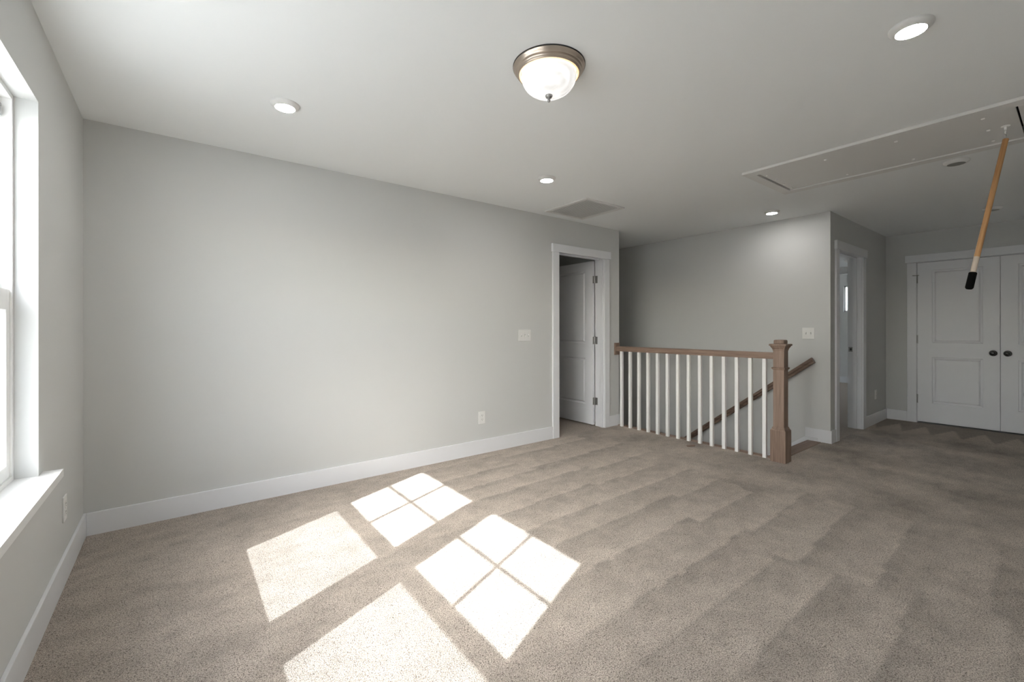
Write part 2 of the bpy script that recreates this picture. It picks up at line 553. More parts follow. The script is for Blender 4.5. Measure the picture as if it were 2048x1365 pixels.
# room beyond the hall
FWY0, FWY1, FWZ0, FWZ1 = -1.55, -0.318, 1.57, 2.15
w = MB()
w.box(XF, XF + 0.12, YB, FWY0, -0.1, H); w.box(XF, XF + 0.12, FWY1, 3.1, -0.1, H)
w.box(XF, XF + 0.12, FWY0, FWY1, -0.1, FWZ0); w.box(XF, XF + 0.12, FWY0, FWY1, FWZ1, H)
w.box(XB + 0.115, 8.8, 3.0, 3.1, -0.1, H); w.box(10.2, XF, 3.0, 3.1, -0.1, H); w.box(8.8, 10.2, 3.0, 3.1, -0.1, 0.8); w.box(8.8, 10.2, 3.0, 3.1, 2.0, H)
w.box(XC + 0.115, XF + 0.12, YB, YB + 0.135, -0.1, H)
o = w.build('wall_far_room', M_WALL); struct(o, 'walls of the room seen through the hall doorway', 'wall')
w = MB(); w.box(11.09, 11.2, YB + 0.135, 3.0, 2.30, H)
o = w.build('trim_ceiling_beam', M_WALL); struct(o, 'boxed ceiling beam seen through the hall doorway', 'beam')

g = MB(); g.box(-2500, 2500, -2500, 2500, -3.6, -3.5)  # ground out of view, made pale so it bounces sun onto the ceiling
o = g.build('ground', M_GROUND); struct(o, 'pale bounce ground outside below the windows, unseen and kept pale to light the ceiling', 'ground')

# ---- stairs going down under the handrail
st = struct_empty('staircase', 'carpeted stairs running down behind the white balusters', 'stairs', (5.36, -1.7, LOW))
rise, run = 0.1925, 0.25
for i in range(13):
    y0 = -1.735 + run * i
    z1 = -rise * (i + 1)
    MB().bbox(XA + 0.001, XB - 0.022, y0 - 0.02, y0 + run + 0.0, z1 - 0.03, z1, 0.008).build('tread', M_CARPET2, st)
    MB().box(XA + 0.001, XB - 0.022, y0 - 0.001, y0 + 0.015, z1, z1 + rise - 0.03).build('riser', M_TRIM, st)
# white skirt board on the stairwell wall
sk = MB()
slope = rise / run
sk.prism([(-1.83, -0.02), (-1.83, 0.034), (-1.708, 0.034), (1.6, 0.034 - slope * 3.308), (1.6, -0.30 - slope * 3.308), (-1.6, -0.30)], 'x', XB - 0.02, XB)
o = sk.build('trim_stair_skirt', M_TRIM); struct(o, 'white skirt board sloping down along the stairwell wall', 'trim')

# ---- wood nosings
n_ = MB(); n_.bbox(4.813, 4.888, -1.80, -0.001, -0.022, 0.006, 0.006)
o = n_.build('trim_railing_nosing', M_OAKY); struct(o, 'brown wood nosing along the floor edge behind the balusters', 'trim')
n_ = MB(); n_.bbox(4.87, XB - 0.021, -1.868, -1.735, -0.028, 0.004, 0.008)
o = n_.build('trim_landing_nosing', M_OAKX); struct(o, 'brown wood nosing at the head of the stairs', 'trim')

# ---- baseboards
BH, BT = 0.133, 0.014
def baseboard(name, boxes, label):
    m = MB()
    for b in boxes: m.bbox(*b, 0.003)
    return struct(m.build(name, M_TRIM), label, 'baseboard')
baseboard('baseboard_left', [(0, BT, YF, -0.0, -0.01, BH)], 'white baseboard under the windows')
baseboard('baseboard_back', [(BT, 3.709, -BT, 0, -0.01, BH)], 'white baseboard along the long blank wall')
baseboard('baseboard_back_end', [(4.652, XA - 0.002, -BT, 0, -0.01, BH)], 'short white baseboard between the open door and the railing')
bb = MB(); bb.prism([(YB - BT, -0.012), (-1.829, -0.012), (-1.829, 0.036), (-1.713, 0.036), (-1.713, BH), (YB - BT, BH)], 'x', XB - BT, XB)
struct(bb.build('baseboard_stairwell', M_TRIM), 'short white baseboard on the wall beside the newel post', 'baseboard')
baseboard('baseboard_hall', [(XB, 6.002, YB - BT, YB, -0.01, BH), (7.051, XC, YB - BT, YB, -0.01, BH)], 'white baseboard on the shaded hall wall')
baseboard('baseboard_right', [(XC - BT, XC, -2.159, YB - BT, -0.01, BH)], 'white baseboard beside the closet doors')
baseboard('baseboard_front', [(BT, XC, YF, YF + BT, -0.01, BH)], 'white baseboard opposite the long wall')
baseboard('baseboard_far_room', [(XF - BT, XF, YB + 0.135, 3.0, -0.01, BH)], 'white baseboard of the room beyond the hall')

# ---- door casings
t1 = struct_empty('trim_1', 'white casing around the open door in the long wall', 'door casing', (4.19, 0, 0))
MB().bbox(3.710, 3.804, -0.018, 0, -0.01, 2.055).build('side_casing', M_TRIM, t1)
MB().bbox(4.568, 4.652, -0.018, 0, -0.01, 2.055).build('side_casing', M_TRIM, t1)
MB().bbox(3.698, 4.668, -0.029, 0, 2.055, 2.146).build('head_casing', M_TRIM, t1)
MB().box(3.790, 3.809, -0.001, 0.137, -0.01, 2.061).build('jamb', M_TRIM, t1)
MB().box(4.563, 4.585, -0.001, 0.137, -0.01, 2.061).build('jamb', M_TRIM, t1)
MB().box(3.790, 4.585, -0.001, 0.137, 2.061, 2.078).build('head_jamb', M_TRIM, t1)
MB().bbox(3.809, 3.821, 0.05, 0.09, -0.01, 2.061, 0.002).build('door_stop', M_TRIM, t1)
MB().bbox(4.551, 4.563, 0.012, 0.055, -0.01, 2.061, 0.002).build('door_stop', M_TRIM, t1)
MB().bbox(3.809, 4.563, 0.05, 0.09, 2.049, 2.061, 0.002).build('door_stop', M_TRIM, t1)

t2 = struct_empty('trim_2', 'white casing around the shaded hall doorway', 'door casing', (6.52, YB, 0))
MB().bbox(6.003, 6.098, YB - 0.018, YB, -0.01, 2.055).build('side_casing', M_TRIM, t2)
MB().bbox(6.940, 7.050, YB - 0.018, YB, -0.01, 2.055).build('side_casing', M_TRIM, t2)
MB().bbox(5.990, 7.064, YB - 0.029, YB, 2.055, 2.150).build('head_casing', M_TRIM, t2)
MB().box(6.085, 6.104, YB - 0.001, YB + 0.137, -0.01, 2.061).build('jamb', M_TRIM, t2)
fj = MB().box(6.934, 6.955, YB - 0.001, YB + 0.137, -0.01, 2.061).build('jamb', M_TRIM, t2)
MB().box(6.085, 6.955, YB - 0.001, YB + 0.137, 2.061, 2.078).build('head_jamb', M_TRIM, t2)
MB().bbox(6.104, 6.116, YB + 0.045, YB + 0.085, -0.01, 2.061, 0.002).build('door_stop', M_TRIM, t2)
MB().bbox(6.922, 6.934, YB + 0.045, YB + 0.085, -0.01, 2.061, 0.002).build('door_stop', M_TRIM, t2)
MB().bbox(6.104, 6.934, YB + 0.045, YB + 0.085, 2.049, 2.061, 0.002).build('door_stop', M_TRIM, t2)
sp = MB(); sp.box(6.9325, 6.9345, YB + 0.088, YB + 0.128, 0.925, 0.982)
sp = sp.build('strike_plate', M_NICKEL, t2); tag(sp, 'dark metal strike plate')
MB().box(6.9318, 6.9330, YB + 0.096, YB + 0.114, 0.940, 0.967).build('latch_hole', M_DARK, sp)

t3 = struct_empty('trim_3', 'white casing around the double closet doors', 'door casing', (XC, -2.97, 0))
MB().bbox(XC - 0.018, XC, -2.252, -2.160, -0.01, 2.055).build('side_casing', M_TRIM, t3)
MB().bbox(XC - 0.018, XC, -3.784, -3.692, -0.01, 2.055).build('side_casing', M_TRIM, t3)
MB().bbox(XC - 0.029, XC, -3.800, -2.143, 2.055, 2.150).build('head_casing', M_TRIM, t3)
MB().box(XC - 0.001, XC + 0.116, -2.2565, -2.245, -0.01, 2.05).build('jamb', M_TRIM, t3)
MB().box(XC - 0.001, XC + 0.116, -3.70, -3.6885, -0.01, 2.05).build('jamb', M_TRIM, t3)
MB().box(XC - 0.001, XC + 0.116, -3.70, -2.245, 2.05, 2.066).build('head_jamb', M_TRIM, t3)
MB().box(XC + 0.045, XC + 0.06, -3.69, -2.26, 2.0, 2.05).build('door_stop', M_TRIM, t3)

# ---- doors: slab with two moulded panels
def door_leaf(name, label, plane_axis, face, out, a0, a1, z0, z1, thick, ma0, ma1):
    """vertical slab; plane_axis is its normal, face the visible face's coordinate, out = -1/+1 normal direction of that face
    a0..a1 extent along the other horizontal axis, panels inset by ma0, ma1 from those ends"""
    def pt(a, z, d):               # d: depth below the visible face
        f = face - out * d
        return (f, a, z) if plane_axis == 'x' else (a, f, z)
    m = MB()
    P = [(z0 + 0.245, z0 + 0.825), (z0 + 1.007, z0 + 1.923)]
    pa0, pa1 = a0 + ma0, a1 - ma1
    for d, flip in ((0, 0), (thick, 1)):
        As, Zs = [a0, pa0, pa1, a1], [z0, P[0][0], P[0][1], P[1][0], P[1][1], z1]
        for i in range(3):
            for j in range(5):
                if i == 1 and j in (1, 3) and d == 0: continue
                m.add([pt(As[i], Zs[j], d), pt(As[i + 1], Zs[j], d), pt(As[i + 1], Zs[j + 1], d), pt(As[i], Zs[j + 1], d)], [(0, 1, 2, 3)])
    rim = [(a0, z0), (a1, z0), (a1, z1), (a0, z1)]
    for i in range(4):
        (a, z), (b, y) = rim[i], rim[(i + 1) % 4]
        m.add([pt(a, z, 0), pt(b, y, 0), pt(b, y, thick), pt(a, z, thick)], [(0, 1, 2, 3)])
    d_ = m.build(name, M_DOOR)
    bm = bmesh.new(); bm.from_mesh(d_.data)
    bmesh.ops.remove_doubles(bm, verts=bm.verts[:], dist=1e-5)
    bmesh.ops.recalc_face_normals(bm, faces=bm.faces[:])
    bm.to_mesh(d_.data); bm.free()
    struct(d_, label, 'door')
    for (q0, q1) in P:
        pm = MB()
        prof = [(0, 0), (0.002, 0.011), (0.017, 0.016), (0.021, 0.016), (0.034, 0.004), (0.037, 0.003)]
        prev = None
        for ins, dep in prof:
            r = [pt(pa0 + ins, q0 + ins, dep), pt(pa1 - ins, q0 + ins, dep), pt(pa1 - ins, q1 - ins, dep), pt(pa0 + ins, q1 - ins, dep)]
            if prev:
                for k in range(4):
                    k2 = (k + 1) % 4
                    pm.add([prev[k], prev[k2], r[k2], r[k]], [(0, 1, 2, 3)])
            prev = r
        pm.add(prev, [(0, 1, 2, 3)])
        p_ = pm.build('door_panel', M_DOOR, d_)
        bm = bmesh.new(); bm.from_mesh(p_.data)
        bmesh.ops.remove_doubles(bm, verts=bm.verts[:], dist=1e-5)
        bmesh.ops.recalc_face_normals(bm, faces=bm.faces[:])
        bm.to_mesh(p_.data); bm.free()
    return d_

def knob_parts(parent, c, axis, sign):
    MB().lathe([(0.034, 0.0), (0.034, 0.003), (0.030, 0.008), (0.016, 0.010)], c, 28, axis, sign).build('knob_rosette', M_KNOB, parent)
    MB().lathe([(0.011, 0.006), (0.011, 0.022), (0.019, 0.030), (0.0265, 0.040), (0.028, 0.050), (0.024, 0.058), (0.012, 0.0625), (0.001, 0.063)], c, 28, axis, sign).build('knob', M_KNOB, parent)

d1 = door_leaf('door_1', 'white two panel door standing open into the dark room', 'x', 4.530, -1, 0.148, 0.893, 0.014, 2.046, 0.035, 0.125, 0.125)
knob_parts(d1, (4.530, 0.835, 0.917), 'x', -1)
for z in (1.816, 1.061, 0.307):
    h = MB()
    h.tube([(4.5575, 0.1415, z - 0.045), (4.5575, 0.1415, z + 0.045)], 0.0062, 10)
    hh = h.build('hinge', M_NICKEL, d1)
    lf = MB(); lf.bbox(4.5595, 4.5635, 0.098, 0.138, z - 0.045, z + 0.045, 0.0012)
    lf.build('hinge_leaf', M_NICKEL, hh)
    lf = MB(); lf.bbox(4.528, 4.560, 0.1445, 0.1485, z - 0.045, z + 0.045, 0.0012)
    lf.build('hinge_leaf', M_NICKEL, hh)

d2 = door_leaf('door_2', 'white two panel closet door hinged beside the hall corner', 'x', 7.990, -1, -2.9705, -2.2595, 0.018, 2.045, 0.035, 0.135, 0.138)
knob_parts(d2, (7.990, -2.916, 0.917), 'x', -1)
d3 = door_leaf('door_3', 'white two panel closet door cut off by the picture edge', 'x', 7.990, -1, -3.6855, -2.9745, 0.018, 2.045, 0.035, 0.138, 0.135)
knob_parts(d3, (7.990, -3.029, 0.917), 'x', -1)
for dd, yk in ((d2, -2.2575), (d3, -3.6875)):
    for z in (1.840, 1.068, 0.308):
        h = MB(); h.tube([(7.984, yk, z - 0.045), (7.984, yk, z + 0.045)], 0.0065, 10)
        for e in (-0.05, 0.05): h.lathe([(0.008, -0.003), (0.008, 0.003)], (7.984, yk, z + e), 10)
        hh = h.build('hinge', M_NICKEL, dd)
        if z > 1.8 and dd is d2:
            s_ = MB(); s_.tube([(7.978, yk, z + 0.047), (7.965, yk + 0.035, z + 0.047)], 0.004, 8)
            s_.tube([(7.978, yk, z + 0.047), (7.972, yk - 0.018, z + 0.047)], 0.004, 8)
            s_.lathe([(0.008, -0.004), (0.008, 0.004)], (7.965, yk + 0.035, z + 0.047), 10)
            s_.build('hinge_stop', M_NICKEL, hh)

# ---- windows
def window_unit(name, label, y_hi):
    """one double hung unit; y_hi = its edge nearer the long wall"""
    y_lo = y_hi - 0.880
    w = struct_empty(name, label, 'window', (-0.1, (y_hi + y_lo) / 2, 0.631))
    X0, X1 = -0.150, -0.066
    z0, z1 = 0.618, 2.107
    fr = MB()
    fr.box(X0, X1, y_hi - 0.020, y_hi, z0, z1); fr.box(X0, X1, y_lo, y_lo + 0.020, z0, z1)
    fr.box(X0, X1, y_lo + 0.020, y_hi - 0.020, z1 - 0.018, z1); fr.box(X0, X1, y_lo + 0.020, y_hi - 0.020, z0, z0 + 0.030)
    fr.box(X0 + 0.002, -0.108, y_hi - 0.030, y_hi - 0.020, z0 + 0.03, z1 - 0.018)     # tracks
    fr.box(X0 + 0.002, -0.108, y_lo + 0.020, y_lo + 0.030, z0 + 0.03, z1 - 0.018)
    fr.build('window_frame', M_VINYL, w)
    # upper sash, outer track
    uy1, uy0, uz0, uz1 = y_hi - 0.047, y_lo + 0.047, 1.400, 2.060
    us = MB()
    us.bbox(-0.130, -0.104, uy1, y_hi - 0.0305, 1.325, z1 - 0.0185, 0.003); us.bbox(-0.130, -0.104, y_lo + 0.0305, uy0, 1.325, z1 - 0.0185, 0.003)
    us.bbox(-0.130, -0.104, uy0, uy1, uz1, z1 - 0.0185, 0.003); us.bbox(-0.130, -0.104, uy0, uy1, 1.325, uz0, 0.003)
    u_ = us.build('upper_sash', M_VINYL, w)
    MB().box(-0.119, -0.116, uy0 - 0.002, uy1 + 0.002, uz0 - 0.002, uz1 + 0.002).build('pane', M_GLASS, u_)
    ym, zm = (uy0 + uy1) / 2, (uz0 + uz1) / 2
    MB().bbox(-0.1245, -0.1195, ym - 0.012, ym + 0.012, uz0, uz1, 0.001).build('muntin', M_VINYL, u_)
    MB().bbox(-0.1243, -0.1197, uy0, uy1, zm - 0.012, zm + 0.012, 0.001).build('muntin', M_VINYL, u_)
    # lower sash, inner track
    ly1, ly0, lz0, lz1 = y_hi - 0.062, y_lo + 0.062, 0.700, 1.283
    ls = MB()
    ls.bbox(-0.100, -0.072, ly1, y_hi - 0.0205, z0 + 0.030, 1.362, 0.004); ls.bbox(-0.100, -0.072, y_lo + 0.0205, ly0, z0 + 0.030, 1.362, 0.004)
    ls.bbox(-0.100, -0.072, ly0, ly1, lz1, 1.362, 0.004); ls.bbox(-0.100, -0.072, ly0, ly1, z0 + 0.030, lz0, 0.004)
    l_ = ls.build('lower_sash', M_VINYL, w)
    MB().box(-0.088, -0.084, ly0 - 0.002, ly1 + 0.002, lz0 - 0.002, lz1 + 0.002).build('pane', M_GLASS, l_)
    lk = MB(); lk.bbox(-0.100, -0.076, ym - 0.03, ym + 0.03, 1.362, 1.370, 0.002); lk.bbox(-0.094, -0.082, ym - 0.012, ym + 0.03, 1.370, 1.382, 0.003)
    lk.build('sash_lock', M_VINYL, l_)
    lt = MB(); lt.bbox(-0.100, -0.090, y_hi - 0.060, y_hi - 0.034, 2.015, 2.055, 0.003); lt.bbox(-0.0945, -0.088, y_hi - 0.056, y_hi - 0.040, 2.045, 2.057, 0.002)
    lt.build('tilt_latch', M_NICKEL, u_)
    MB().box(-0.1455, -0.1445, y_lo + 0.031, y_hi - 0.031, z0 + 0.03, 1.345).build('insect_screen', M_SCREEN, w)
    return w
window_unit('window_1', 'white double hung window beside the corner of the room', WY1 - 0.0)
window_unit('window_2', 'white double hung window further from the corner', WY1 - 1.037)
mu = MB(); mu.bbox(-0.150, -0.060, WY1 - 1.037, WY1 - 0.880, 0.618, WZ1, 0.003)
o = mu.build('trim_window_mullion', M_VINYL); struct(o, 'white mullion post between the two windows', 'trim')
mu = MB(); mu.box(-0.150, -0.066, WY0, WY1 - 1.917, 0.618, WZ1)
o = mu.build('trim_window_side', M_VINYL); struct(o, 'white filler strip at the side of the second window', 'trim')
sl = MB(); sl.prism([(-0.150, WY0), (0.0004, WY0), (0.0004, WY0 - 0.068), (0.060, WY0 - 0.068), (0.060, WY1 + 0.068), (0.0004, WY1 + 0.068), (0.0004, WY1), (-0.150, WY1)], 'z', 0.600, 0.631)
o = sl.build('trim_window_stool', M_SILL); struct(o, 'white window stool shelf lit by the sun', 'window sill')

# window of the room beyond the hall
fw = struct_empty('window_3', 'small bright high window seen through the hall doorway', 'window', (XF + 0.06, (FWY0 + FWY1) / 2, FWZ0))
m = MB()
m.box(XF + 0.03, XF + 0.1, FWY0, FWY0 + 0.03, FWZ0, FWZ1); m.box(XF + 0.03, XF + 0.1, FWY1 - 0.03, FWY1, FWZ0, FWZ1)
m.box(XF + 0.03, XF + 0.1, FWY0, FWY1, FWZ0, FWZ0 + 0.03); m.box(XF + 0.03, XF + 0.1, FWY0, FWY1, FWZ1 - 0.03, FWZ1)
m.box(XF + 0.04, XF + 0.09, FWY1 - 0.062, FWY1 - 0.052, FWZ0, FWZ1)
m.build('window_frame', M_VINYL, fw)
MB().box(XF + 0.06, XF + 0.064, FWY0 + 0.03, FWY1 - 0.03, FWZ0 + 0.03, FWZ1 - 0.03).build('pane', M_GLASS, fw)

fw = struct_empty('window_4', 'unseen side window added to light the room beyond the hall', 'window', (9.5, 3.05, 0.8))  # window out of view, added as a light source for this room
m = MB()
m.box(8.8, 8.85, 3.02, 3.08, 0.8, 2.0); m.box(10.15, 10.2, 3.02, 3.08, 0.8, 2.0); m.box(8.85, 10.15, 3.02, 3.08, 0.8, 0.85); m.box(8.85, 10.15, 3.02, 3.08, 1.95, 2.0)
m.build('window_frame', M_VINYL, fw)
MB().box(8.85, 10.15, 3.048, 3.052, 0.85, 1.95).build('pane', M_GLASS, fw)

# ------------------------------------------------------------------ railing
RX = 4.80
rail = thing('stair_railing', 'stair railing of brown oak handrail with white square balusters and newel post', 'railing', (RX, -0.9, 0))
hr = [(RX - 0.0285, 0.928), (RX + 0.0285, 0.928), (RX + 0.0285, 0.946), (RX + 0.031, 0.952), (RX + 0.031, 0.972), (RX + 0.027, 0.983), (RX + 0.015, 0.988),
      (RX - 0.015, 0.988), (RX - 0.027, 0.983), (RX - 0.031, 0.972), (RX - 0.031, 0.952), (RX - 0.0285, 0.946)]
MB().prism(hr, 'y', -1.832, -0.019).build('handrail', M_OAKY, rail)
ros = MB(); ros.bbox(RX - 0.044, RX + 0.044, -0.020, -0.0005, 0.882, 1.030, 0.003)
tag(ros.build('rosette', M_OAKZ, rail), 'brown oak block fixed to the wall end')
b0 = None
for i in range(14):
    y = -0.083 - 0.1274 * i
    if b0 is None:
        bm_ = MB(); bm_.bbox(RX - 0.016, RX + 0.016, y - 0.016, y + 0.016, 0.0, 0.930, 0.0018)
        b0 = bm_.build('baluster', M_BAL, rail)
    else:
        b = b0.copy(); COL.objects.link(b); b.location.y = -0.1274 * i
NY = -1.875
nw = MB()
s, bs = 0.045, 0.0635
nw.sq_rings([(bs, bs, -0.01), (bs, bs, 0.283), (bs - 0.004, bs - 0.004, 0.290), (bs - 0.010, bs - 0.010, 0.296), (bs - 0.010, bs - 0.010, 0.301),
             (s + 0.004, s + 0.004, 0.312), (s, s, 0.318), (s, s, 1.02)], (RX, NY))
newel = nw.build('newel_post', M_OAKZ, rail)
cl = MB(); cl.sq_rings([(s, s, 0.833), (s + 0.006, s + 0.006, 0.838), (s + 0.011, s + 0.011, 0.846), (s + 0.011, s + 0.011, 0.852), (s + 0.002, s + 0.002, 0.857)], (RX, NY))
cl.build('collar', M_OAKZ, newel)
cp = MB(); cp.sq_rings([(s, s, 1.006), (s + 0.004, s + 0.004, 1.012), (s + 0.004, s + 0.004, 1.020), (s + 0.009, s + 0.009, 1.030), (s + 0.016, s + 0.016, 1.041), (s + 0.018, s + 0.018, 1.049),
                        (s + 0.026, s + 0.026, 1.053), (s + 0.026, s + 0.026, 1.066), (s + 0.022, s + 0.022, 1.069), (0.03, 0.03, 1.070)], (RX, NY))
cp.build('cap_moulding', M_OAKZ, newel)
tb = MB(); tb.bbox(RX - 0.045, RX + 0.045, NY - 0.045, NY + 0.045, 1.062, 1.106, 0.014)
tb.build('cap_block', M_OAKZ, newel)

# ------------------------------------------------------------------ handrail on the stairwell wall
wr = thing('wall_handrail', 'brown oak handrail sloping down the stairwell wall', 'handrail', (XB - 0.06, -1.8, 0.8))
k = 0.772
def rail_pt(y): return 0.885 + (-1.775 - y) * k       # top of rail at y
prof = [(-0.020, -0.066), (0.022, -0.066), (0.022, -0.045), (0.026, -0.038), (0.026, -0.016), (0.020, -0.004), (0.010, 0.0), (-0.016, 0.0), (-0.026, -0.005), (-0.031, -0.016), (-0.031, -0.030), (-0.026, -0.036), (-0.019, -0.038), (-0.019, -0.044), (-0.027, -0.048), (-0.027, -0.060)]
m = MB()
xc = XB - 0.062
ya, yb_ = -1.79, 1.35
vs = []
ct = math.cos(math.atan(k))
for yy in (ya, yb_):
    for dx, dz in prof:
        yo = 0.030 * (1 if yy == ya else 0) * (-dz / 0.062) * 0
        vs.append((xc + dx, yy - dz * math.sin(math.atan(k)) * -1 * ct, rail_pt(yy) + dz / ct * ct * ct))
n = len(prof)
fs = [tuple(range(n)), tuple(range(2 * n - 1, n - 1, -1))] + [(i, i + n, (i + 1) % n + n, (i + 1) % n) for i in range(n)]
m.add(vs, fs)
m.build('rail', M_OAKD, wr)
for y in (-1.45, -0.35, 0.75):
    z = rail_pt(y) - 0.064
    b = MB(); b.tube([(xc - 0.002, y, z + 0.008), (xc - 0.002, y, z - 0.03), (xc + 0.02, y, z - 0.055), (XB - 0.004, y, z - 0.06)], 0.007, 10)
    b.lathe([(0.03, -0.006), (0.03, 0.0)], (XB, y, z - 0.06), 20, 'x', 1)
    b.build('bracket', M_NICKEL, wr)

# ------------------------------------------------------------------ ceiling fixtures
fx = thing('ceiling_light', 'round flush ceiling light with brushed metal pan and white alabaster bowl', 'ceiling light', (1.82, -2.025, H))
C0 = (1.82, -2.025, H)
bezel = M_GRIP
MB().lathe([(0.169, 0.0), (0.169, -0.004), (0.167, -0.005)], C0, 72).build('gasket', M_SLOT, fx)
MB().lathe([(0.1665, -0.003), (0.1675, -0.006), (0.166, -0.010), (0.161, -0.016), (0.157, -0.021), (0.1565, -0.024), (0.152, -0.027), (0.149, -0.031), (0.1485, -0.034), (0.146, -0.036),
            (0.1445, -0.0395), (0.143, -0.0405), (0.1405, -0.0405), (0.139, -0.022)], C0, 72, close=False).build('pan', M_PAN, fx)
MB().lathe([(0.1400, -0.036), (0.1395, -0.0405), (0.136, -0.0425), (0.1315, -0.0415), (0.1300, -0.036)], C0, 72, close=False).build('inner_ring', M_RING_GLOW, fx)
R, D = 0.1285, 0.088
bowl = [(R, -0.034), (R, -0.046)]
for i in range(1, 15):
    a = PI / 2 * i / 14.0
    bowl.append((max(R * math.cos(a) ** 0.85, 0.001), -0.046 - D * math.sin(a)))
MB().lathe(bowl, C0, 72, close=False).build('glass_bowl', M_BOWL, fx)
zb = -0.046 - D
MB().lathe([(0.004, zb + 0.004), (0.0165, zb + 0.002), (0.0175, zb - 0.003), (0.014, zb - 0.010), (0.006, zb - 0.013), (0.0045, zb - 0.017), (0.0065, zb - 0.020), (0.0075, zb - 0.026), (0.005, zb - 0.031), (0.001, zb - 0.033)],
           C0, 28).build('finial', M_NICKEL, fx)

def downlight(x, y, lit, label):
    t = thing('recessed_light', label, 'ceiling light', (x, y, H), 'recessed ceiling lights')
    c_ = (x, y, H)
    MB().lathe([(0.072, 0.0), (0.0725, -0.004), (0.070, -0.009), (0.060, -0.017), (0.0525, -0.0215), (0.0495, -0.022), (0.0485, -0.019)], c_, 48, close=False).build('trim_ring', M_CAN, t)
    MB().lathe([(0.0493, -0.016), (0.0490, -0.0215), (0.046, -0.0225), (0.001, -0.0228)], c_, 48, close=False).build('lens', M_LENS_ON if lit else M_LENS_OFF, t)
    return t
downlight(0.905, -0.893, True, 'lit recessed light over the floor by the window corner')
downlight(2.835, -0.885, True, 'lit recessed light between the flush light and the air grille')
downlight(5.405, -1.56, True, 'lit recessed light in front of the stairwell wall')
downlight(0.90, -3.13, True, 'unseen lit recessed light added over the floor by the second window')  # lamp assumed from the layout, added out of view to brighten the window wall
downlight(2.805, -3.125, True, 'large looking lit recessed light nearest the attic hatch end')
downlight(4.985, -2.985, False, 'unlit recessed light just beyond the attic hatch')
downlight(7.07, -2.99, False, 'unlit recessed light behind the hanging pole near the closet')

# return air grille
VX0, VX1, VY0, VY1 = 3.481, 4.046, -0.722, -0.135
vt = thing('air_grille', 'white square return air grille on the ceiling by the open door', 'vent', ((VX0 + VX1) / 2, (VY0 + VY1) / 2, H))
z0, z1 = H - 0.012, H
for nm, b in (('frame_side', (VX0, VX0 + 0.036, VY0, VY1)), ('frame_side', (VX1 - 0.036, VX1, VY0, VY1)),
              ('frame_side', (VX0 + 0.036, VX1 - 0.036, VY0, VY0 + 0.036)), ('frame_side', (VX0 + 0.036, VX1 - 0.036, VY1 - 0.036, VY1))):
    MB().bbox(*b, z0, z1 - 0.0005, 0.003).build(nm, M_VENT, vt)
MB().box(VX0 + 0.036, VX1 - 0.036, VY0 + 0.036, VY1 - 0.036, H - 0.0012, H - 0.0004).build('backing', M_DUCT, vt)
ns = 20
base_slat = None
for i in range(ns):
    x = VX0 + 0.046 + (VX1 - VX0 - 0.088) * i / (ns - 1)
    if base_slat is None:
        mslat = MB(); mslat.prism([(x - 0.0090, H - 0.0090), (x - 0.0085, H - 0.0105), (x + 0.0090, H - 0.0078), (x + 0.0088, H - 0.0064)], 'y', VY0 + 0.034, VY1 - 0.034)
        base_slat = mslat.build('slat', M_VENT, vt); x_first = x
    else:
        s_ = base_slat.copy(); COL.objects.link(s_); s_.location.x = x - x_first

# attic hatch
ah = thing('attic_hatch', 'white attic hatch panel with screws in a flat trim on the ceiling', 'attic hatch', ((HX0 + HX1) / 2, (HY0 + HY1) / 2, H))
TZ = H - 0.019
MB().bbox(HX0 - 0.090, HX0, HY0 - 0.075, HY1 + 0.075, TZ, H - 0.0003, 0.002).build('trim_board', M_CAN, ah)
MB().bbox(HX1, HX1 + 0.090, HY0 - 0.075, HY1 + 0.075, TZ, H - 0.0003, 0.002).build('trim_board', M_CAN, ah)
MB().bbox(HX0, HX1, HY1, HY1 + 0.075, TZ, H - 0.0003, 0.002).build('trim_board', M_CAN, ah)
MB().bbox(HX0, HX1, HY0 - 0.075, HY0, TZ, H - 0.0003, 0.002).build('trim_board', M_CAN, ah)
PZ = H - 0.011
MB().box(HX0 + 0.002, HX1 - 0.002, HY0 + 0.010, HY1 - 0.012, PZ, PZ + 0.012).build('hatch_panel', M_CAN, ah)
MB().box(HX0 - 0.01, HX1 + 0.01, HY0 - 0.01, HY1 + 0.01, H + 0.06, H + 0.07).build('hatch_cavity', M_DARK, ah)
s0 = None
for (x, y) in [(4.152, -2.42), (4.640, -2.42), (4.152, -2.81), (4.640, -2.81), (4.152, -3.198), (4.396, -3.198), (4.640, -3.198), (4.165, -2.02), (4.333, -2.02), (4.49, -2.02), (4.655, -2.02)]:
    if s0 is None:
        m = MB(); m.lathe([(0.009, 0.001), (0.009, -0.003), (0.006, -0.006), (0.0005, -0.0068)], (x, y, PZ), 10, close=False)
        s0 = m.build('screw', M_BAL, ah); p0 = (x, y)  # white paint stands in for the glint on the screw heads
    else:
        s_ = s0.copy(); COL.objects.link(s_); s_.location = (x - p0[0], y - p0[1], 0)
hk = MB()
hk.lathe([(0.020, 0.001), (0.020, -0.003), (0.007, -0.005), (0.006, -0.024), (0.001, -0.026)], (4.396, -3.268, PZ), 16, close=False)
ring = [(4.396 + 0.011 * math.cos(a), -3.268, PZ - 0.034 + 0.011 * math.sin(a)) for a in np.linspace(PI / 2, PI / 2 + 5.4, 14)]
hk.tube(ring, 0.003, 8)
hk.build('pull_eye', M_BAL, ah)

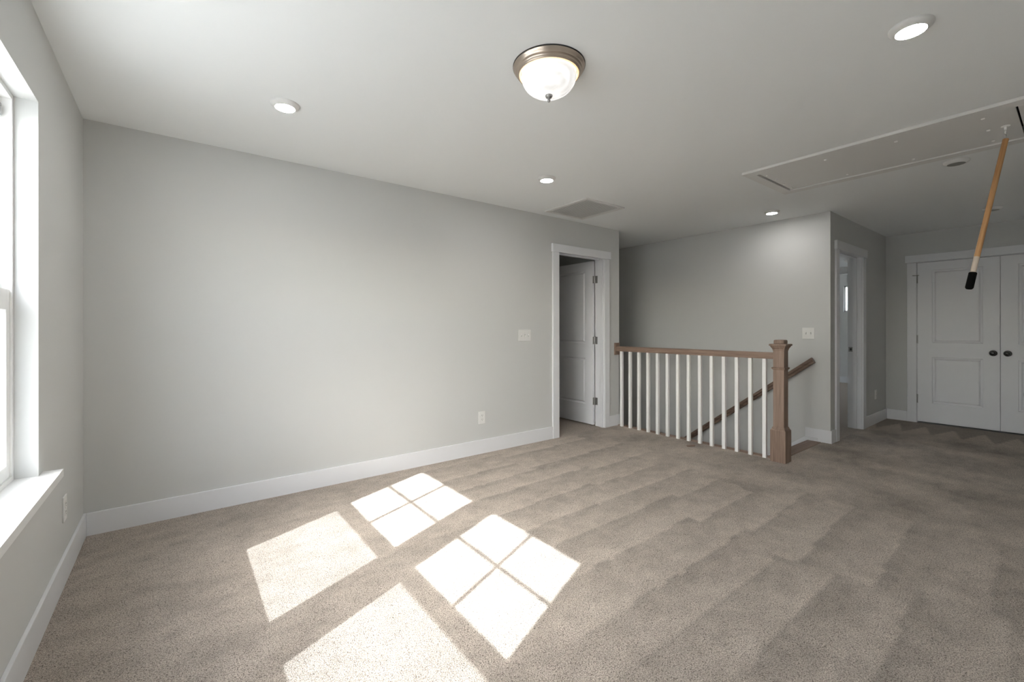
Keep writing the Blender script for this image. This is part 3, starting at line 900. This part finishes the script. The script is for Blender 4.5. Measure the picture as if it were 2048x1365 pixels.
# pole hanging askew from the eye
top = Vector((4.398, -3.270, PZ - 0.072))
def ray(u, v):
    a = math.radians(37.5)
    f = Vector((math.sin(a), math.cos(a), 0)); r = Vector((math.cos(a), -math.sin(a), 0))
    return f + r * ((u - 1024) / 875.2) + Vector((0, 0, 1)) * ((1365 / 2 - 25.3 - v) / 875.2)
tc_ = top - cam.location
bot = cam.location + ray(1938, 579) * (0.99 * (tc_.x * math.sin(math.radians(37.5)) + tc_.y * math.cos(math.radians(37.5))))
ax = (bot - top)
Lp = ax.length
pole = thing('pull_pole', 'golden wooden pole with black grip hanging askew from the attic hatch', 'pole', top)
pole.rotation_mode = 'QUATERNION'
def seg_build(mb, name, mat, parent):
    # parts are laid out along local -z of the pole and turned with it
    me_o = mb.build(name, mat, None)
    me_o.data.transform(Matrix.Translation(me_o.location))
    me_o.location = (0, 0, 0); me_o.parent = parent
    return me_o
seg_build(MB().tube([(0, 0, -0.008), (0, 0, -Lp * 0.79)], 0.0135, 20), 'shaft', M_POLE, pole)
tag(seg_build(MB().tube([(0, 0, -Lp * 0.788), (0, 0, -Lp * 0.90)], 0.0134, 20), 'bare_end', M_POLE_RAW, pole), 'pale unvarnished lower end')
seg_build(MB().lathe([(0.0165, -Lp * 0.893), (0.0185, -Lp * 0.897), (0.0185, -Lp * 0.992), (0.014, -Lp), (0.001, -Lp)], (0, 0, 0), 24), 'grip', M_GRIP, pole)
hookp = [(0, 0, -0.010), (0, 0, 0.012), (0.004, 0, 0.022), (0.012, 0, 0.026), (0.015, 0, 0.020), (0.012, 0, 0.013)]
seg_build(MB().tube(hookp, 0.0022, 8), 'hook', M_STEEL, pole)
pole.rotation_quaternion = (-ax).to_track_quat('Z', 'Y')

# fixture in the far room
ff = thing('flush_fixture', 'small white ceiling fixture seen through the hall doorway', 'ceiling light', (9.85, -1.06, H))
MB().lathe([(0.10, 0.0), (0.10, -0.02), (0.085, -0.03)], (9.85, -1.06, H), 24).build('base', M_CAN, ff)
MB().lathe([(0.084, -0.03), (0.075, -0.05), (0.04, -0.065), (0.001, -0.068)], (9.85, -1.06, H), 24, close=False).build('dome', M_PLATE, ff)

# ------------------------------------------------------------------ switches and outlets
def plate_local(axis, face, out):
    """maps (a, z, d) with d = distance out of the wall"""
    if axis == 'y': return lambda a, z, d: (a, face + out * d, z)
    return lambda a, z, d: (face + out * d, a, z)
def box_on(mp, a0, a1, z0, z1, d0, d1, r=0.001):
    p, q = mp(a0, z0, d0), mp(a1, z1, d1)
    return MB().bbox(min(p[0], q[0]), max(p[0], q[0]), min(p[1], q[1]), max(p[1], q[1]), min(p[2], q[2]), max(p[2], q[2]), r)
def switch(label, axis, face, out, ac, zc, gangs, ups):
    mp = plate_local(axis, face, out)
    t = thing('light_switch', label, 'light switch', mp(ac, zc - 0.06, 0))
    wd = 0.070 + 0.046 * (gangs - 1)
    box_on(mp, ac - wd / 2, ac + wd / 2, zc - 0.060, zc + 0.060, 0, 0.006, 0.0022).build('cover_plate', M_PLATE, t)
    for i in range(gangs):
        a = ac + (i - (gangs - 1) / 2) * 0.046
        box_on(mp, a - 0.0055, a + 0.0055, zc - 0.0125, zc + 0.0125, 0.0055, 0.0068, 0.0005).build('slot', M_DUCT, t)
        dz = 0.006 if ups[i] else -0.006
        box_on(mp, a - 0.004, a + 0.004, zc + dz - 0.006, zc + dz + 0.006, 0.006, 0.017, 0.0015).build('toggle', M_PLATE, t)
        for e in (-0.030, 0.030):
            p = mp(a, zc + e, 0.006)
            MB().lathe([(0.003, 0), (0.003, 0.001)], p, 8, axis, out).build('screw', M_STEEL, t)
    return t
def outlet(label, axis, face, out, ac, zc):
    mp = plate_local(axis, face, out)
    t = thing('wall_outlet', label, 'outlet', mp(ac, zc - 0.06, 0), 'wall outlets')
    box_on(mp, ac - 0.037, ac + 0.037, zc - 0.060, zc + 0.060, 0, 0.006, 0.0022).build('cover_plate', M_PLATE, t)
    for e in (-0.0195, 0.0195):
        r = box_on(mp, ac - 0.0165, ac + 0.0165, zc + e - 0.0145, zc + e + 0.0145, 0.005, 0.0078, 0.003).build('receptacle', M_PLATE, t)
        for da in (-0.006, 0.006):
            box_on(mp, ac + da - 0.0012, ac + da + 0.0012, zc + e - 0.001, zc + e + 0.008, 0.0076, 0.0082, 0.0002).build('slot', M_SLOT, r)
        box_on(mp, ac - 0.0022, ac + 0.0022, zc + e - 0.010, zc + e - 0.0055, 0.0076, 0.0082, 0.0002).build('ground_hole', M_SLOT, r)
    p = mp(ac, zc, 0.006)
    MB().lathe([(0.003, 0), (0.003, 0.001)], p, 8, axis, out).build('screw', M_STEEL, t)
    return t
switch('white triple toggle switch on the long wall left of the open door', 'y', 0, -1, 3.320, 1.139, 3, (1, 0, 1))
switch('white double toggle switch on the stairwell wall above the newel post', 'x', XB, -1, -1.741, 1.156, 2, (0, 1))
outlet('white duplex outlet low on the long blank wall', 'y', 0, -1, 2.783, 0.347)
outlet('white outlet below the window stool near the room corner', 'x', 0, 1, -0.557, 0.345)
outlet('white outlet on the shaded hall wall', 'y', YB, -1, 7.515, 0.364)

# ------------------------------------------------------------------ scrap on the carpet
sc_ = MB()
pts = [(-0.040, -0.012), (-0.034, -0.019), (0.018, -0.016), (0.041, -0.010), (0.038, 0.012), (0.012, 0.018), (-0.030, 0.015), (-0.042, 0.004)]
sc_.prism(pts, 'z', 0.0, 0.010)
o = sc_.build('wood_scrap', M_OAKX)
o.location = (4.62, -1.10, 0.002); o.rotation_euler = (0.05, -0.06, math.radians(-42))
tag(o, 'small brown scrap of wood lying on the carpet beside the balusters', 'scrap')
